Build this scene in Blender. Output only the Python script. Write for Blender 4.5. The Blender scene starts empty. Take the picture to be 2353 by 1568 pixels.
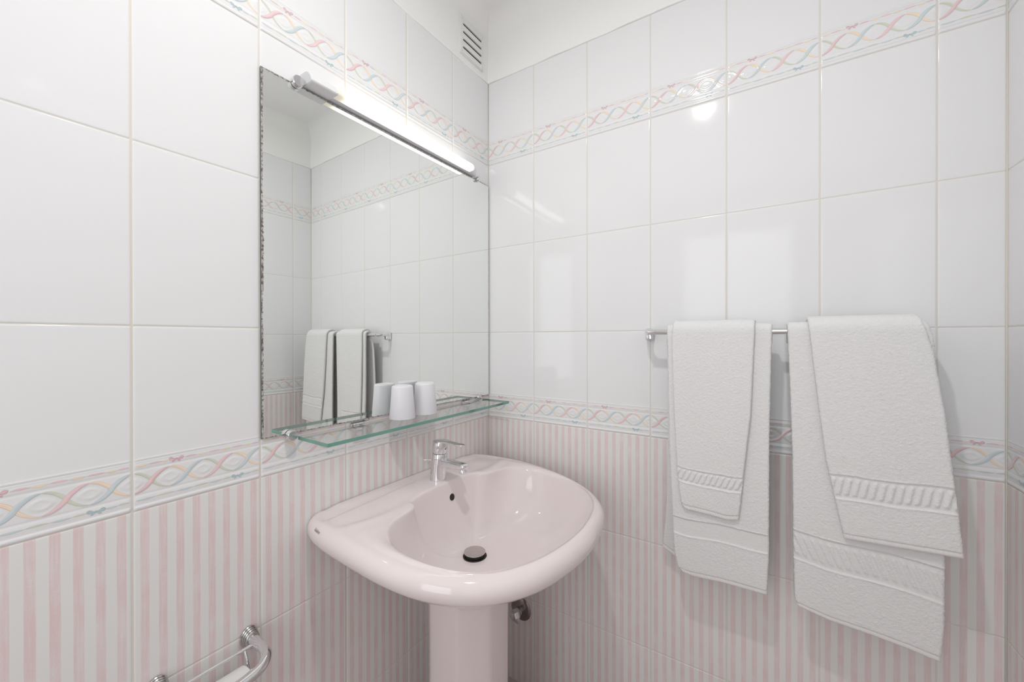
import bpy, bmesh, math, random
import numpy as np
from mathutils import Vector, Matrix, noise
from mathutils.bvhtree import BVHTree

random.seed(7)
rng = np.random.default_rng(7)
S = bpy.context.scene
COL = S.collection
PI = math.pi

# ------------------------------------------------------------------ camera
H = 1.2477                       # camera height
cam_d = bpy.data.cameras.new('camera')
cam = bpy.data.objects.new('camera', cam_d); COL.objects.link(cam)
YAW, PITCH, ROLL = 1.0008, -0.0027, 0.0012
Fv = Vector((math.sin(YAW)*math.cos(PITCH), math.cos(YAW)*math.cos(PITCH), math.sin(PITCH)))
Rv = Vector((math.cos(YAW), -math.sin(YAW), 0)); Uv = Rv.cross(Fv)
R2 = Rv*math.cos(ROLL) - Uv*math.sin(-ROLL)*-1
U2 = R2.cross(Fv)
M = Matrix((R2, U2, -Fv)).transposed().to_4x4()
M.translation = Vector((-1.2113, -0.8820, H))
cam.matrix_world = M
cam_d.sensor_width = 36; cam_d.lens = 36*903.88/2353
cam_d.shift_y = -(784-780.74)/2353
cam_d.clip_start = 0.02
S.camera = cam

# ------------------------------------------------------------------ world, lights, exposure
S.view_settings.view_transform = 'Standard'
S.view_settings.look = 'None'
S.view_settings.exposure = -0.21
S.view_settings.gamma = 1.0
S.view_settings.use_curve_mapping = False
W = bpy.data.worlds.new('world'); S.world = W; W.use_nodes = True
W.node_tree.nodes['Background'].inputs[0].default_value = (0.93, 0.96, 1.0, 1)
W.node_tree.nodes['Background'].inputs[1].default_value = 1.0

CEIL = 2.43
ROOM_X = -2.5          # rear wall, with a window added for fill light
YF = -1.2961           # front wall (the sliver on the right of the photo)

def area_light(name, loc, rot, sx, sy, power, col, shape='RECTANGLE'):
    l = bpy.data.lights.new(name, 'AREA'); l.shape = shape; l.size = sx
    if shape in ('RECTANGLE', 'ELLIPSE'): l.size_y = sy
    l.energy = power; l.color = col
    o = bpy.data.objects.new(name, l); COL.objects.link(o)
    o.location = loc; o.rotation_euler = rot
    return o
# soft fill added behind the camera, set in an unseen made-up window
area_light('rear_fill_light', (ROOM_X-0.03, -0.68, 1.38), (0, -PI/2, 0), 1.56, 0.78, 8.6, (0.96, 0.98, 1.0))
# recessed ceiling lamp above the basin
area_light('ceiling_lamp_beam', (-0.955, -0.635, CEIL-0.012), (0, 0, 0), 0.064, 0.064, 8.1, (1.0, 0.985, 0.965), 'DISK')

# ------------------------------------------------------------------ helpers
G = 0.0218                                    # the mirror wall is not quite square to the other
LEFT = Matrix.Rotation(-G, 4, 'Z')            # frame of the left wall: x along it, -y into the room

def lin(c):
    c = c/255.0
    return c/12.92 if c <= 0.04045 else ((c+0.055)/1.055)**2.4
def rgb(r, g, b): return (lin(r), lin(g), lin(b), 1.0)

def mat(name, base=(0.8, 0.8, 0.8, 1), rough=0.5, metal=0.0, spec=0.5, **kw):
    m = bpy.data.materials.new(name); m.use_nodes = True
    b = m.node_tree.nodes['Principled BSDF']
    b.inputs['Base Color'].default_value = base
    b.inputs['Roughness'].default_value = rough
    b.inputs['Metallic'].default_value = metal
    b.inputs['Specular IOR Level'].default_value = spec
    for k, v in kw.items():
        b.inputs[k.replace('_', ' ')].default_value = v
    return m
class NT:
    def __init__(s, m):
        s.t = m.node_tree; s.b = s.t.nodes.get('Principled BSDF'); s.n = s.t.nodes; s.l = s.t.links
    def new(s, typ, **kw):
        n = s.n.new(typ)
        for k, v in kw.items(): setattr(n, k, v)
        return n
    def link(s, a, b): s.l.new(a, b)
    def math(s, op, a, b=None, c=None, clamp=False):
        n = s.n.new('ShaderNodeMath'); n.operation = op; n.use_clamp = clamp
        for i, v in enumerate((a, b, c)):
            if v is None: continue
            if hasattr(v, 'links') or hasattr(v, 'is_output'): s.l.new(v, n.inputs[i])
            else: n.inputs[i].default_value = v
        return n.outputs[0]
    def mix(s, f, a, b):
        n = s.n.new('ShaderNodeMix'); n.data_type = 'RGBA'
        for i, v in ((0, f), (6, a), (7, b)):
            if hasattr(v, 'is_output'): s.l.new(v, n.inputs[i])
            else: n.inputs[i].default_value = v
        return n.outputs[2]

def mesh_obj(name, verts, faces, mats, fm=None, parent=None, smooth=True, matrix=None, uv=None, col=None, sharp=None):
    me = bpy.data.meshes.new(name)
    me.from_pydata([tuple(v) for v in verts], [], [tuple(f) for f in faces])
    for m in (mats if isinstance(mats, (list, tuple)) else [mats]): me.materials.append(m)
    if fm is not None: me.polygons.foreach_set('material_index', list(fm))
    if smooth: me.polygons.foreach_set('use_smooth', [True]*len(me.polygons))
    if uv is not None:
        L = me.uv_layers.new(name='UVMap')
        li = np.zeros(len(me.loops), dtype=np.int32); me.loops.foreach_get('vertex_index', li)
        L.data.foreach_set('uv', np.asarray(uv, dtype=np.float32)[li].ravel())
    if col is not None:
        A = me.color_attributes.new('Col', 'FLOAT_COLOR', 'POINT')
        A.data.foreach_set('color', np.asarray(col, dtype=np.float32).ravel())
    me.update()
    if sharp is not None: me.set_sharp_from_angle(angle=math.radians(sharp))
    o = bpy.data.objects.new(name, me); COL.objects.link(o)
    if parent is not None: o.parent = parent
    if matrix is not None: o.matrix_world = matrix if parent is None else o.matrix_world
    return o
def thing(name, label, cat, loc=(0, 0, 0), frame=None, group=None):
    o = bpy.data.objects.new(name, None); COL.objects.link(o)
    m = Matrix.Translation(loc)
    o.matrix_world = (frame @ m) if frame is not None else m
    o.empty_display_size = 0.05
    o['label'] = label; o['category'] = cat
    if group: o['group'] = group
    return o
def part(name, B, m, parent, sharp=35, smooth=True):
    """B = (verts, faces) in the parent's own coordinates"""
    return mesh_obj(name, B[0], B[1], m, parent=parent, smooth=smooth, sharp=sharp)

class MB:
    def __init__(s): s.v = []; s.f = []; s.fm = []
    def add(s, v, f, mi=0):
        o = len(s.v); s.v += [tuple(p) for p in v]; s.f += [tuple(i+o for i in q) for q in f]; s.fm += [mi]*len(f)
        return s
    def out(s): return s.v, s.f
def box(x0, x1, y0, y1, z0, z1, bev=0.0, seg=3):
    bm = bmesh.new(); bmesh.ops.create_cube(bm, size=1.0)
    for v in bm.verts:
        v.co = Vector(((x0+x1)/2+v.co.x*(x1-x0), (y0+y1)/2+v.co.y*(y1-y0), (z0+z1)/2+v.co.z*(z1-z0)))
    if bev > 0: bmesh.ops.bevel(bm, geom=bm.edges[:], offset=bev, segments=seg, profile=0.5, affect='EDGES')
    bm.verts.index_update()
    r = ([v.co.copy() for v in bm.verts], [[v.index for v in f.verts] for f in bm.faces]); bm.free(); return r
def xf(B, m): return ([m @ Vector(v) for v in B[0]], B[1])
def lathe(prof, n=48, cap=True):
    """prof: (r, z) list, revolved about z"""
    v = []; f = []
    for r, z in prof:
        for i in range(n): a = 2*PI*i/n; v.append((r*math.cos(a), r*math.sin(a), z))
    for k in range(len(prof)-1):
        for i in range(n):
            j = (i+1) % n; f.append((k*n+i, k*n+j, (k+1)*n+j, (k+1)*n+i))
    if cap:
        if prof[0][0] > 1e-6: f.append(tuple(range(n-1, -1, -1)))
        if prof[-1][0] > 1e-6: f.append(tuple((len(prof)-1)*n+i for i in range(n)))
    return v, f
def axis_to(B, d, loc=(0, 0, 0)):
    q = Vector((0, 0, 1)).rotation_difference(Vector(d)).to_matrix().to_4x4()
    return xf(B, Matrix.Translation(loc) @ q)
def tube(pts, r, n=20, caps=True):
    pts = [Vector(p) for p in pts]; v = []; f = []
    rr = r if hasattr(r, '__len__') else [r]*len(pts)
    T = [(pts[min(i+1, len(pts)-1)]-pts[max(i-1, 0)]).normalized() for i in range(len(pts))]
    up = Vector((0, 0, 1)) if abs(T[0].z) < 0.9 else Vector((1, 0, 0))
    nx = T[0].cross(up).normalized()
    for i, p in enumerate(pts):
        nx = (nx - T[i]*nx.dot(T[i])).normalized(); ny = T[i].cross(nx)
        for k in range(n):
            a = 2*PI*k/n; v.append(p + (nx*math.cos(a)+ny*math.sin(a))*rr[i])
    for i in range(len(pts)-1):
        for k in range(n):
            j = (k+1) % n; f.append((i*n+k, i*n+j, (i+1)*n+j, (i+1)*n+k))
    if caps: f.append(tuple(range(n-1, -1, -1))); f.append(tuple((len(pts)-1)*n+k for k in range(n)))
    return v, f
def catmull(P, m=8, closed=False):
    P = [Vector(p) for p in P]; out = []; n = len(P)
    rngs = range(n if closed else n-1)
    for i in rngs:
        p0 = P[(i-1) % n] if closed or i > 0 else P[0]*2-P[1]
        p1 = P[i]; p2 = P[(i+1) % n]
        p3 = P[(i+2) % n] if closed or i+2 < n else P[-1]*2-P[-2]
        for k in range(m):
            t = k/m
            out.append(0.5*((2*p1)+(p2-p0)*t+(2*p0-5*p1+4*p2-p3)*t*t+(3*p1-p0-3*p2+p3)*t**3))
    if not closed: out.append(P[-1].copy())
    return out
def sst(x, a, b):
    t = np.clip((x-a)/(b-a), 0, 1); return t*t*(3-2*t)

# ------------------------------------------------------------------ materials
chrome = mat('chrome', (0.80, 0.80, 0.82, 1), 0.06, 1.0)
chrome_worn = mat('worn_chrome', (0.55, 0.54, 0.54, 1), 0.22, 1.0)
steel = mat('brushed_steel', (0.62, 0.57, 0.55, 1), 0.3, 1.0)
black = mat('plain_black', (0.012, 0.011, 0.010, 1), 0.5)
plaster = mat('white_plaster', (0.95, 0.945, 0.93, 1), 0.75, spec=0.2)
def plaster_bump(m):
    t = NT(m); n = t.new('ShaderNodeTexNoise'); n.inputs['Scale'].default_value = 9; n.inputs['Detail'].default_value = 3
    g = t.new('ShaderNodeNewGeometry'); t.link(g.outputs['Position'], n.inputs['Vector'])
    b = t.new('ShaderNodeBump'); b.inputs['Strength'].default_value = 0.12; b.inputs['Distance'].default_value = 0.02
    t.link(n.outputs['Fac'], b.inputs['Height']); t.link(b.outputs['Normal'], t.b.inputs['Normal'])
plaster_bump(plaster)
TILE_R = 0.085
WHITE = (0.86, 0.86, 0.868, 1)
tile_white = mat('white_glazed_tile', WHITE, TILE_R, spec=.38)
def glaze(m):                      # very slight waviness of the glaze
    t = NT(m); g = t.new('ShaderNodeNewGeometry'); n = t.new('ShaderNodeTexNoise')
    n.inputs['Scale'].default_value = 14; n.inputs['Detail'].default_value = 1.5
    t.link(g.outputs['Position'], n.inputs['Vector'])
    b = t.new('ShaderNodeBump'); b.inputs['Strength'].default_value = 0.03; b.inputs['Distance'].default_value = 0.01
    t.link(n.outputs['Fac'], b.inputs['Height']); t.link(b.outputs['Normal'], t.b.inputs['Normal'])
glaze(tile_white)
grout = mat('beige_grout', rgb(228, 223, 213), 0.85, spec=0.1)
tile_stripe = mat('pink_striped_glazed_tile', WHITE, TILE_R, spec=.38)
def stripe_nodes(m):
    t = NT(m); uv = t.new('ShaderNodeUVMap'); sp = t.new('ShaderNodeSeparateXYZ'); t.link(uv.outputs[0], sp.inputs[0])
    g = t.new('ShaderNodeNewGeometry')
    # slow wobble of the stripe edge
    cx = t.new('ShaderNodeTexNoise'); cx.inputs['Scale'].default_value = 12; t.link(g.outputs['Position'], cx.inputs['Vector'])
    wob = t.math('MULTIPLY', t.math('SUBTRACT', cx.outputs['Fac'], 0.5), 0.05)
    # u: 0..1 over the tile, eight stripes
    p = t.math('FRACT', t.math('ADD', t.math('MULTIPLY', t.math('SUBTRACT', sp.outputs[0], 0.049), 1/0.122), wob))
    d = t.math('ABSOLUTE', t.math('SUBTRACT', p, 0.24))
    edge = t.new('ShaderNodeMapRange'); edge.interpolation_type = 'SMOOTHSTEP'
    edge.inputs[1].default_value = 0.255; edge.inputs[2].default_value = 0.215; t.link(d, edge.inputs[0])
    e1 = t.math('GREATER_THAN', sp.outputs[0], 0.035); e2 = t.math('LESS_THAN', sp.outputs[0], 0.968)
    mask = t.math('MULTIPLY', t.math('MULTIPLY', edge.outputs[0], e1), e2)
    # brushed streaks, vertical, and a grainy mottling
    mp = t.new('ShaderNodeMapping'); mp.inputs['Scale'].default_value = (420, 420, 14); t.link(g.outputs['Position'], mp.inputs[0])
    n1 = t.new('ShaderNodeTexNoise'); n1.inputs['Scale'].default_value = 1; n1.inputs['Detail'].default_value = 2; t.link(mp.outputs[0], n1.inputs['Vector'])
    n2 = t.new('ShaderNodeTexNoise'); n2.inputs['Scale'].default_value = 650; t.link(g.outputs['Position'], n2.inputs['Vector'])
    n3 = t.new('ShaderNodeTexNoise'); n3.inputs['Scale'].default_value = 22; t.link(g.outputs['Position'], n3.inputs['Vector'])
    s = t.math('ADD', t.math('MULTIPLY', n1.outputs['Fac'], 0.55), t.math('ADD', t.math('MULTIPLY', n2.outputs['Fac'], 0.35), t.math('MULTIPLY', n3.outputs['Fac'], 0.5)))
    s = t.math('ADD', t.math('MULTIPLY', t.math('SUBTRACT', s, 0.70), 2.4), 0.74, clamp=True)
    f = t.math('MULTIPLY', mask, s, clamp=True)
    c = t.mix(f, (0.845, 0.84, 0.82, 1), (0.815, 0.66, 0.66, 1))
    t.link(c, t.b.inputs['Base Color'])
stripe_nodes(tile_stripe)
paint = mat('painted_ribbon_glaze', WHITE, TILE_R)
tp = NT(paint); ca = tp.new('ShaderNodeVertexColor', layer_name='Col'); tp.link(ca.outputs[0], tp.b.inputs['Base Color'])
ceramic = mat('pink_glazed_ceramic', (0.85, 0.765, 0.76, 1), 0.07, Coat_Weight=0.3, Coat_Roughness=0.03)
white_plastic = mat('white_plastic', (0.84, 0.84, 0.85, 1), 0.28)
cup_plastic = mat('frosted_white_plastic', (0.84, 0.83, 0.87, 1), 0.3, Subsurface_Weight=0.0)
vent_plastic = mat('offwhite_plastic', (0.86, 0.86, 0.84, 1), 0.35)
paper = mat('white_tissue_paper', (0.86, 0.85, 0.83, 1), 0.95, spec=0.1)
grey_base = mat('grey_painted_metal', (0.72, 0.72, 0.75, 1), 0.35)
ink = mat('grey_ink', (0.12, 0.10, 0.11, 1), 0.3)

# terry cloth
def terry(name, c, strength=0.5):
    m = mat(name, c, 0.95, spec=0.12, Sheen_Weight=0.25)
    t = NT(m); g = t.new('ShaderNodeNewGeometry')
    n = t.new('ShaderNodeTexNoise'); n.inputs['Scale'].default_value = 480; n.inputs['Detail'].default_value = 2.5; n.inputs['Roughness'].default_value = 0.6
    t.link(g.outputs['Position'], n.inputs['Vector'])
    b = t.new('ShaderNodeBump'); b.inputs['Strength'].default_value = strength; b.inputs['Distance'].default_value = 0.0020
    t.link(n.outputs['Fac'], b.inputs['Height']); t.link(b.outputs['Normal'], t.b.inputs['Normal'])
    return m
cloth = terry('white_terry_cloth', (0.84, 0.835, 0.83, 1), 0.55)
cloth_hem = terry('white_woven_hem', (0.86, 0.85, 0.84, 1), 0.15)

# ------------------------------------------------------------------ tiled walls
ZR = [0.0, 0.3165, 0.6366, 0.9531, 1.2702, 1.5864, 1.9032, 2.2125]
RK = ['stripe', 'stripe', 'stripe', 'border', 'plain', 'plain', 'border']
BT = 0.0905                                  # height of the embossed band
GV, GH = 0.0010, 0.0005                      # half joint widths
def edge_drop(e):                            # cushion edge of a tile, metres
    return np.interp(e, [0, .0003, .0008, .0016, .003, .0045], [.0016, .0010, .0005, .0002, .00004, 0])
def _c(u):
    c = np.cos(4*PI*u); return np.sign(c)*np.abs(c)**.80
def curveP(u): return 0.0475-0.0172*_c(u)
def curveQ(u): return 0.0475+0.0172*_c(u)
def relief(u, v):
    """embossed height of the band, u 0..1 over one tile, v metres above the tile's bottom"""
    g = lambda x, s: np.exp(-(x/s)**2)
    h = 0.0016*np.sin(PI*np.clip((v-.0004)/.0088, 0, 1))**0.8
    h = h - 0.0005*g(v-.0262, .0017) - 0.0005*g(v-.0690, .0017)
    h = h + 0.0006*np.sin(PI*np.clip((v-.0105)/.0145, 0, 1)) + 0.0006*np.sin(PI*np.clip((v-.0705)/.0135, 0, 1))
    h = h + 0.0008*g(v-.0872, .0014) - 0.0002*g(v-.0845, .001)
    sl = 0.0172*4*PI/0.2*np.sin(4*PI*u); cs = 1/np.sqrt(1+sl**2)
    for cv in (curveP(u), curveQ(u)): h = h + 0.00038*g((v-cv)*cs, .0028)
    for uc in (0, .25, .5, .75, 1):
        q = (np.abs((u-uc)*.2/.0150)**1.5+np.abs((v-.0475)/.0100)**1.5)**(1/1.5)
        h = h + 0.0007*g(q-.78, .2) + 0.0004*(1-sst(q, .55, .85))
    return h
def leaf_w(t, pk=0.5): return np.sin(PI*t**(math.log(.5)/math.log(pk)))
PINK, BLUE, ORNG, GREN, YEL = (232, 203, 206), (205, 217, 221), (241, 221, 198), (212, 217, 200), (240, 223, 196)
def srgb3(c): return np.array([lin(x) for x in c])

def band_decals():
    """painted ribbons of one tile: list of (uv-grid array n x m x 2, colours, lift)"""
    out = []
    def strip(u, v, w, c, lift, edge=0.74, na=9, streak=0.05):
        # u in 0..1, v metres, w half width
        U = np.asarray(u)*.2; V = np.asarray(v); n = len(U)
        du = np.gradient(U); dv = np.gradient(V); L = np.hypot(du, dv); nx, ny = -dv/L, du/L
        a = np.linspace(-1, 1, na); pts = np.zeros((n, na, 2)); cc = np.zeros((n, na, 3))
        st = 1+streak*rng.standard_normal((1, na))
        along = 1+0.10*np.sin(np.linspace(0, PI, n))
        for k in range(na):
            pts[:, k, 0] = (U+nx*w*a[k])/.2; pts[:, k, 1] = V+ny*w*a[k]
            e = edge if a[k] < -.95 else (edge+1)/2 if a[k] > .95 else 1.0+.05*a[k]
            cc[:, k, :] = np.clip(srgb3(c)[None, :]*e*st[0, k]*along[:, None], 0, 1)
        out.append((pts, cc, lift))
    M1, M2 = .014, .986
    for s in (0, .5):
        # falling ribbons first (they pass behind)
        t = np.linspace(0, 1, 26)
        u = np.clip(s+.25*t, M1, M2); strip(u, curveQ(u), .0003+.0024*leaf_w(t, .42)**.8, GREN, .00016)
        u = np.clip(s+.25+.25*t, M1, M2); strip(u, curveP(u), .0003+.0025*leaf_w(t, .38)**.8, ORNG, .00016)
        u = np.clip(s+.25*t, M1, M2); strip(u, curveP(u), .0003+.0033*leaf_w(t, .5)**.8, PINK, .00030)
        u = np.clip(s+.25+.25*t, M1, M2); strip(u, curveQ(u), .0003+.0033*leaf_w(t, .5)**.8, BLUE, .00030)
    t = np.linspace(0, 1, 12)
    def garland(segs, vc, pal):
        for i, (a, b, c) in enumerate(segs):
            u = a+(b-a)*t; vv = vc+(.0006 if i % 2 else -.0006)*np.sin(PI*t)
            strip(u, vv, .0002+.0014*leaf_w(t), pal[c], .00018, na=4, edge=.86)
    garland([(.02, .10, 'y'), (.10, .20, 'p'), (.20, .235, 'y'), (.355, .45, 'p'), (.45, .54, 'y'), (.54, .64, 'p'),
             (.64, .73, 'y'), (.73, .84, 'p'), (.84, .91, 'y'), (.91, .982, 'p')], .0765, {'y': YEL, 'p': PINK})
    garland([(.02, .15, 'b'), (.15, .29, 'g'), (.29, .42, 'b'), (.42, .54, 'g'), (.54, .655, 'b'), (.655, .735, 'g'),
             (.835, .91, 'b'), (.91, .982, 'g')], .0175, {'b': BLUE, 'g': GREN})
    def bow(uc, vc, c):
        for sx in (-1, 1):
            q = np.linspace(0, 1, 8)
            strip(uc+sx*(.006+.048*q), vc+.0022*q*q, .0006+.0024*leaf_w(q, .68), c, .00028, na=4, edge=.72, streak=.1)   # loop
            strip(uc+sx*(.004+.026*q), vc-.0008-.0042*q, .0005+.0011*leaf_w(q, .6), c, .00026, na=4, edge=.72, streak=.1) # tail
        q = np.linspace(0, 1, 6)
        strip(uc-.009+.018*q, vc+0*q, .0002+.0015*leaf_w(q), tuple(x*.93 for x in c), .00034, na=4, edge=.75)
    bow(.295, .0768, (228, 192, 197)); bow(.785, .0172, (190, 211, 215))
    q = np.linspace(M1, M2, 60)
    strip(q, .0096+0*q, .00016+0*q, (222, 192, 198), .00018, na=2, edge=1)
    strip(q, .0818+0*q, .00014+0*q, (178, 200, 206), .00018, na=2, edge=1)
    return out
DECALS = band_decals()

def tiled_wall(name, cols, to3, dense_range, end_z=None):
    """cols: (s0, s1, u_at_s0, u_at_s1); to3(s, d, z) -> 3D arrays; d is towards the room"""
    V = []; Fq = []; FM = []; UVs = []; CC = []; base = 0
    def addgrid(P, uv, mi, cc=None, flip=False):
        nonlocal base
        n, m = P.shape[:2]; V.append(P.reshape(-1, 3)); UVs.append(uv.reshape(-1, 2))
        CC.append(np.ones((n*m, 4)) if cc is None else np.concatenate([cc.reshape(-1, 3), np.ones((n*m, 1))], 1))
        i = np.arange(n*m).reshape(n, m)
        q = np.stack([i[:-1, :-1], i[1:, :-1], i[1:, 1:], i[:-1, 1:]], -1).reshape(-1, 4)
        if flip: q = q[:, ::-1]
        Fq.append(q+base); FM.append(np.full(len(q), mi)); base += n*m
    def samples(L, g, step=None):
        e = [g+x for x in (0, .0003, .0008, .0016, .003, .0045)]
        if step: mid = list(np.linspace(e[-1], L-e[-1], max(3, int((L-2*e[-1])/step)))[1:-1])
        else: mid = list(np.linspace(e[-1], L-e[-1], 5)[1:-1])
        return np.array(e+mid+[L-x for x in reversed(e)])
    for s0, s1, u0, u1 in cols:
        dense = dense_range[0] <= (s0+s1)/2 <= dense_range[1]
        Ls = s1-s0
        for r, kind in enumerate(RK):
            z0, z1 = ZR[r], ZR[r+1]; Lz = z1-z0
            bord = kind == 'border' and dense
            ss = samples(Ls, GV, .0024 if bord else None)
            zz = samples(Lz, GH)
            if bord:
                zz = np.array(sorted(set([GH+x for x in (0, .0003, .0008, .0016)]+list(np.arange(.0022, BT, .0013))+[BT, .1, .15, .22]+[Lz-GH-x for x in (.0045, .003, .0016, .0008, .0003, 0)])))
            SS, ZZ = np.meshgrid(ss, zz, indexing='ij')
            es = np.minimum(SS-GV, Ls-GV-SS); ez = np.minimum(ZZ-GH, Lz-GH-ZZ)
            D = -edge_drop(es)-edge_drop(ez)
            UU = u0+(u1-u0)*SS/Ls
            if bord:
                R = relief(UU, ZZ)*sst(es, 0, .004)*(1-sst(ZZ, .089, .0905))
                D = D+R
            P = to3(s0+SS, D, z0+ZZ)
            addgrid(P, np.stack([UU, ZZ], -1), 1 if kind == 'stripe' else 0)
            if bord:
                # height lookup on the tile's own grid, so the paint follows the embossing
                def hgt(s, z):
                    i = np.clip(np.searchsorted(ss, s)-1, 0, len(ss)-2); j = np.clip(np.searchsorted(zz, z)-1, 0, len(zz)-2)
                    a = np.clip((s-ss[i])/(ss[i+1]-ss[i]), 0, 1); b = np.clip((z-zz[j])/(zz[j+1]-zz[j]), 0, 1)
                    return D[i, j]*(1-a)*(1-b)+D[i+1, j]*a*(1-b)+D[i, j+1]*(1-a)*b+D[i+1, j+1]*a*b
                for pts, cc, lift in DECALS:
                    s = (pts[..., 0]-u0)/(u1-u0)*Ls
                    ok = (s[:, 0] > .0022) & (s[:, 0] < Ls-.0022)
                    if ok.sum() < 2: continue
                    s = s[ok]; z = pts[ok][..., 1]
                    addgrid(to3(s0+s, hgt(s, z)+lift, z0+z), np.stack([s, z], -1), 2, cc[ok], flip=True)
    # grout bed
    sA, sB = cols[0][0], cols[-1][1]
    for (za, zb) in ((0, ZR[-1]),):
        Sg, Zg = np.meshgrid(np.array([sA, sB]), np.array([za, zb]), indexing='ij')
        P = to3(Sg, np.full(Sg.shape, -.0008), Zg); addgrid(P, np.zeros(P.shape[:2]+(2,)), 3)
    o = mesh_obj(name, np.concatenate(V), np.concatenate(Fq), [tile_white, tile_stripe, paint, grout, plaster],
                 np.concatenate(FM), uv=np.concatenate(UVs), col=np.concatenate(CC))
    o['kind'] = 'structure'
    return o
def fix_normals_towards(o, p):
    pass

# left wall (mirror wall): s = local x, from -2.6 to 0, d -> -y
def to_left(s, d, z):
    c, sn = math.cos(G), math.sin(G)
    return np.stack([c*s-sn*d, -sn*s-c*d, z], -1)
xs = [-(0.2*k-0.0024) for k in range(13, 0, -1)]
colsL = [(xs[i], xs[i+1], 0.0, 1.0) for i in range(len(xs)-1)]+[(xs[-1], 0.0, 0.0, 0.988)]
wl = tiled_wall('wall_left', colsL, to_left, (-2.05, 0))
# right wall (towel wall): s = -y
def to_right(s, d, z): return np.stack([-d+0*s, -s, z], -1)
ys = [0.2*k-0.0037 for k in range(1, 7)]
colsR = [(0, ys[0], 0.0185, 1.0)]+[(ys[i], ys[i+1], 0, 1) for i in range(5)]+[(ys[5], -YF, 0, (-YF-ys[5])/.2)]
wr = tiled_wall('wall_right', colsR, to_right, (0, 1.3))
# front wall: s = -x
def to_front(s, d, z): return np.stack([-s, YF+d+0*s, z], -1)
colsF = [(0, .0998, .501, 1.0)]+[(.0998+.2*k, .2998+.2*k, 0, 1) for k in range(12)]
wf = tiled_wall('wall_front', colsF, to_front, (0, 1.5))
for o in (wl, wr, wf):
    me = o.data                                     # tile faces must look into the room
    me.calc_loop_triangles() if False else None

# plaster above the tiles, with a soft cove into the ceiling; backing walls
def coved(name, pts, over):
    """pts: the room's outline (x, y) in order; each wall gets its own strip of plaster"""
    pass
def plaster_strip(parent_obj, to3, sA, sB, over):
    ns = 40; s = np.linspace(sA, sB, ns)
    R = .055; prof = [(-.002, ZR[-1]-.001), (over, ZR[-1]-.0008), (over+.0006, ZR[-1]+.0015), (over+.0003, ZR[-1]+.01)]
    prof += [(over, CEIL-R-.02)]
    for k in range(0, 11):
        a = k/10*PI/2; prof.append((over+R*(1-math.cos(a)), CEIL-R+R*math.sin(a)))
    d = np.array([p[0] for p in prof]); z = np.array([p[1] for p in prof])
    Sg = np.repeat(s[:, None], len(d), 1); wav = .0006*np.sin(Sg*23+1)+.0005*np.sin(Sg*51)
    Dg = d[None, :]+np.where(np.arange(len(d))[None, :] > 0, wav*0.5, 0)
    Zg = z[None, :]+np.where(np.arange(len(d))[None, :] < 4, wav*1.4, 0)
    P = to3(Sg, Dg, Zg); n, m = P.shape[:2]; i = np.arange(n*m).reshape(n, m)
    return P.reshape(-1, 3), np.stack([i[:-1, :-1], i[1:, :-1], i[1:, 1:], i[:-1, 1:]], -1).reshape(-1, 4)
def join_into(o, parts, mi):
    """append geometry to an existing wall mesh"""
    bm = bmesh.new(); bm.from_mesh(o.data)
    for v, f in parts:
        vs = [bm.verts.new(tuple(p)) for p in v]
        for q in f:
            try: fc = bm.faces.new([vs[i] for i in q]); fc.material_index = mi; fc.smooth = True
            except ValueError: pass
    bm.to_mesh(o.data); bm.free()
join_into(wl, [plaster_strip(wl, to_left, -2.6, .002, .0012)], 4)
join_into(wr, [plaster_strip(wr, to_right, -.002, -YF+.002, .0032)], 4)
join_into(wf, [plaster_strip(wf, to_front, -.002, 2.5, .0022)], 4)
def backing(o, to3, sA, sB):
    m = MB()
    a = [to3(np.array(s), np.array(d), np.array(z)) for s, d, z in
         [(sA, -.0012, 0), (sB, -.0012, 0), (sB, -.06, 0), (sA, -.06, 0), (sA, -.0012, CEIL+.02), (sB, -.0012, CEIL+.02), (sB, -.06, CEIL+.02), (sA, -.06, CEIL+.02)]]
    join_into(o, [(a, [(0, 1, 5, 4), (1, 2, 6, 5), (2, 3, 7, 6), (3, 0, 4, 7)])], 4)
backing(wl, to_left, -2.6, .06); backing(wr, to_right, -.06, -YF+.06); backing(wf, to_front, -.06, 2.56)

def bead(o, x0, x1, y0, y1, mi):
    v, f = box(x0, x1, y0, y1, 0, ZR[-1]); join_into(o, [(v, f)], mi)
bead(wr, -.0020, .0010, -.0020, .0010, 3); bead(wf, -.0020, .0010, YF-.001, YF+.0020, 3)
# rear wall with the window added for the fill light, floor, ceiling
m = MB()
yr0, yr1 = YF-.05, .09
for b in (box(ROOM_X-.08, ROOM_X, yr0, -1.07, 0, CEIL), box(ROOM_X-.08, ROOM_X, -.29, yr1, 0, CEIL), box(ROOM_X-.08, ROOM_X, -1.07, -.29, 2.15, CEIL), box(ROOM_X-.08, ROOM_X, -1.07, -.29, 0, .60)): m.add(*b)
o = mesh_obj('wall_rear', m.v, m.f, plaster, smooth=False); o['kind'] = 'structure'
m = MB()
for b in (box(ROOM_X-.09, ROOM_X+.012, -1.11, -1.06, .55, 2.20, .004), box(ROOM_X-.09, ROOM_X+.012, -.30, -.25, .55, 2.20, .004), box(ROOM_X-.09, ROOM_X+.012, -1.06, -.30, 2.14, 2.20, .004), box(ROOM_X-.09, ROOM_X+.03, -1.06, -.30, .55, .61, .004)): m.add(*b)
o = mesh_obj('added_window_1', m.v, m.f, mat('added_window_frame', (0.8, 0.79, 0.77, 1), 0.35), smooth=False); o['kind'] = 'structure'  # frame of the unseen window, added to go with the fill light
floor_m = mat('pink_floor_tile', (0.62, 0.54, 0.52, 1), 0.25)
t = NT(floor_m); g = t.new('ShaderNodeNewGeometry'); br = t.new('ShaderNodeTexBrick'); br.offset = 0.0
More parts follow.
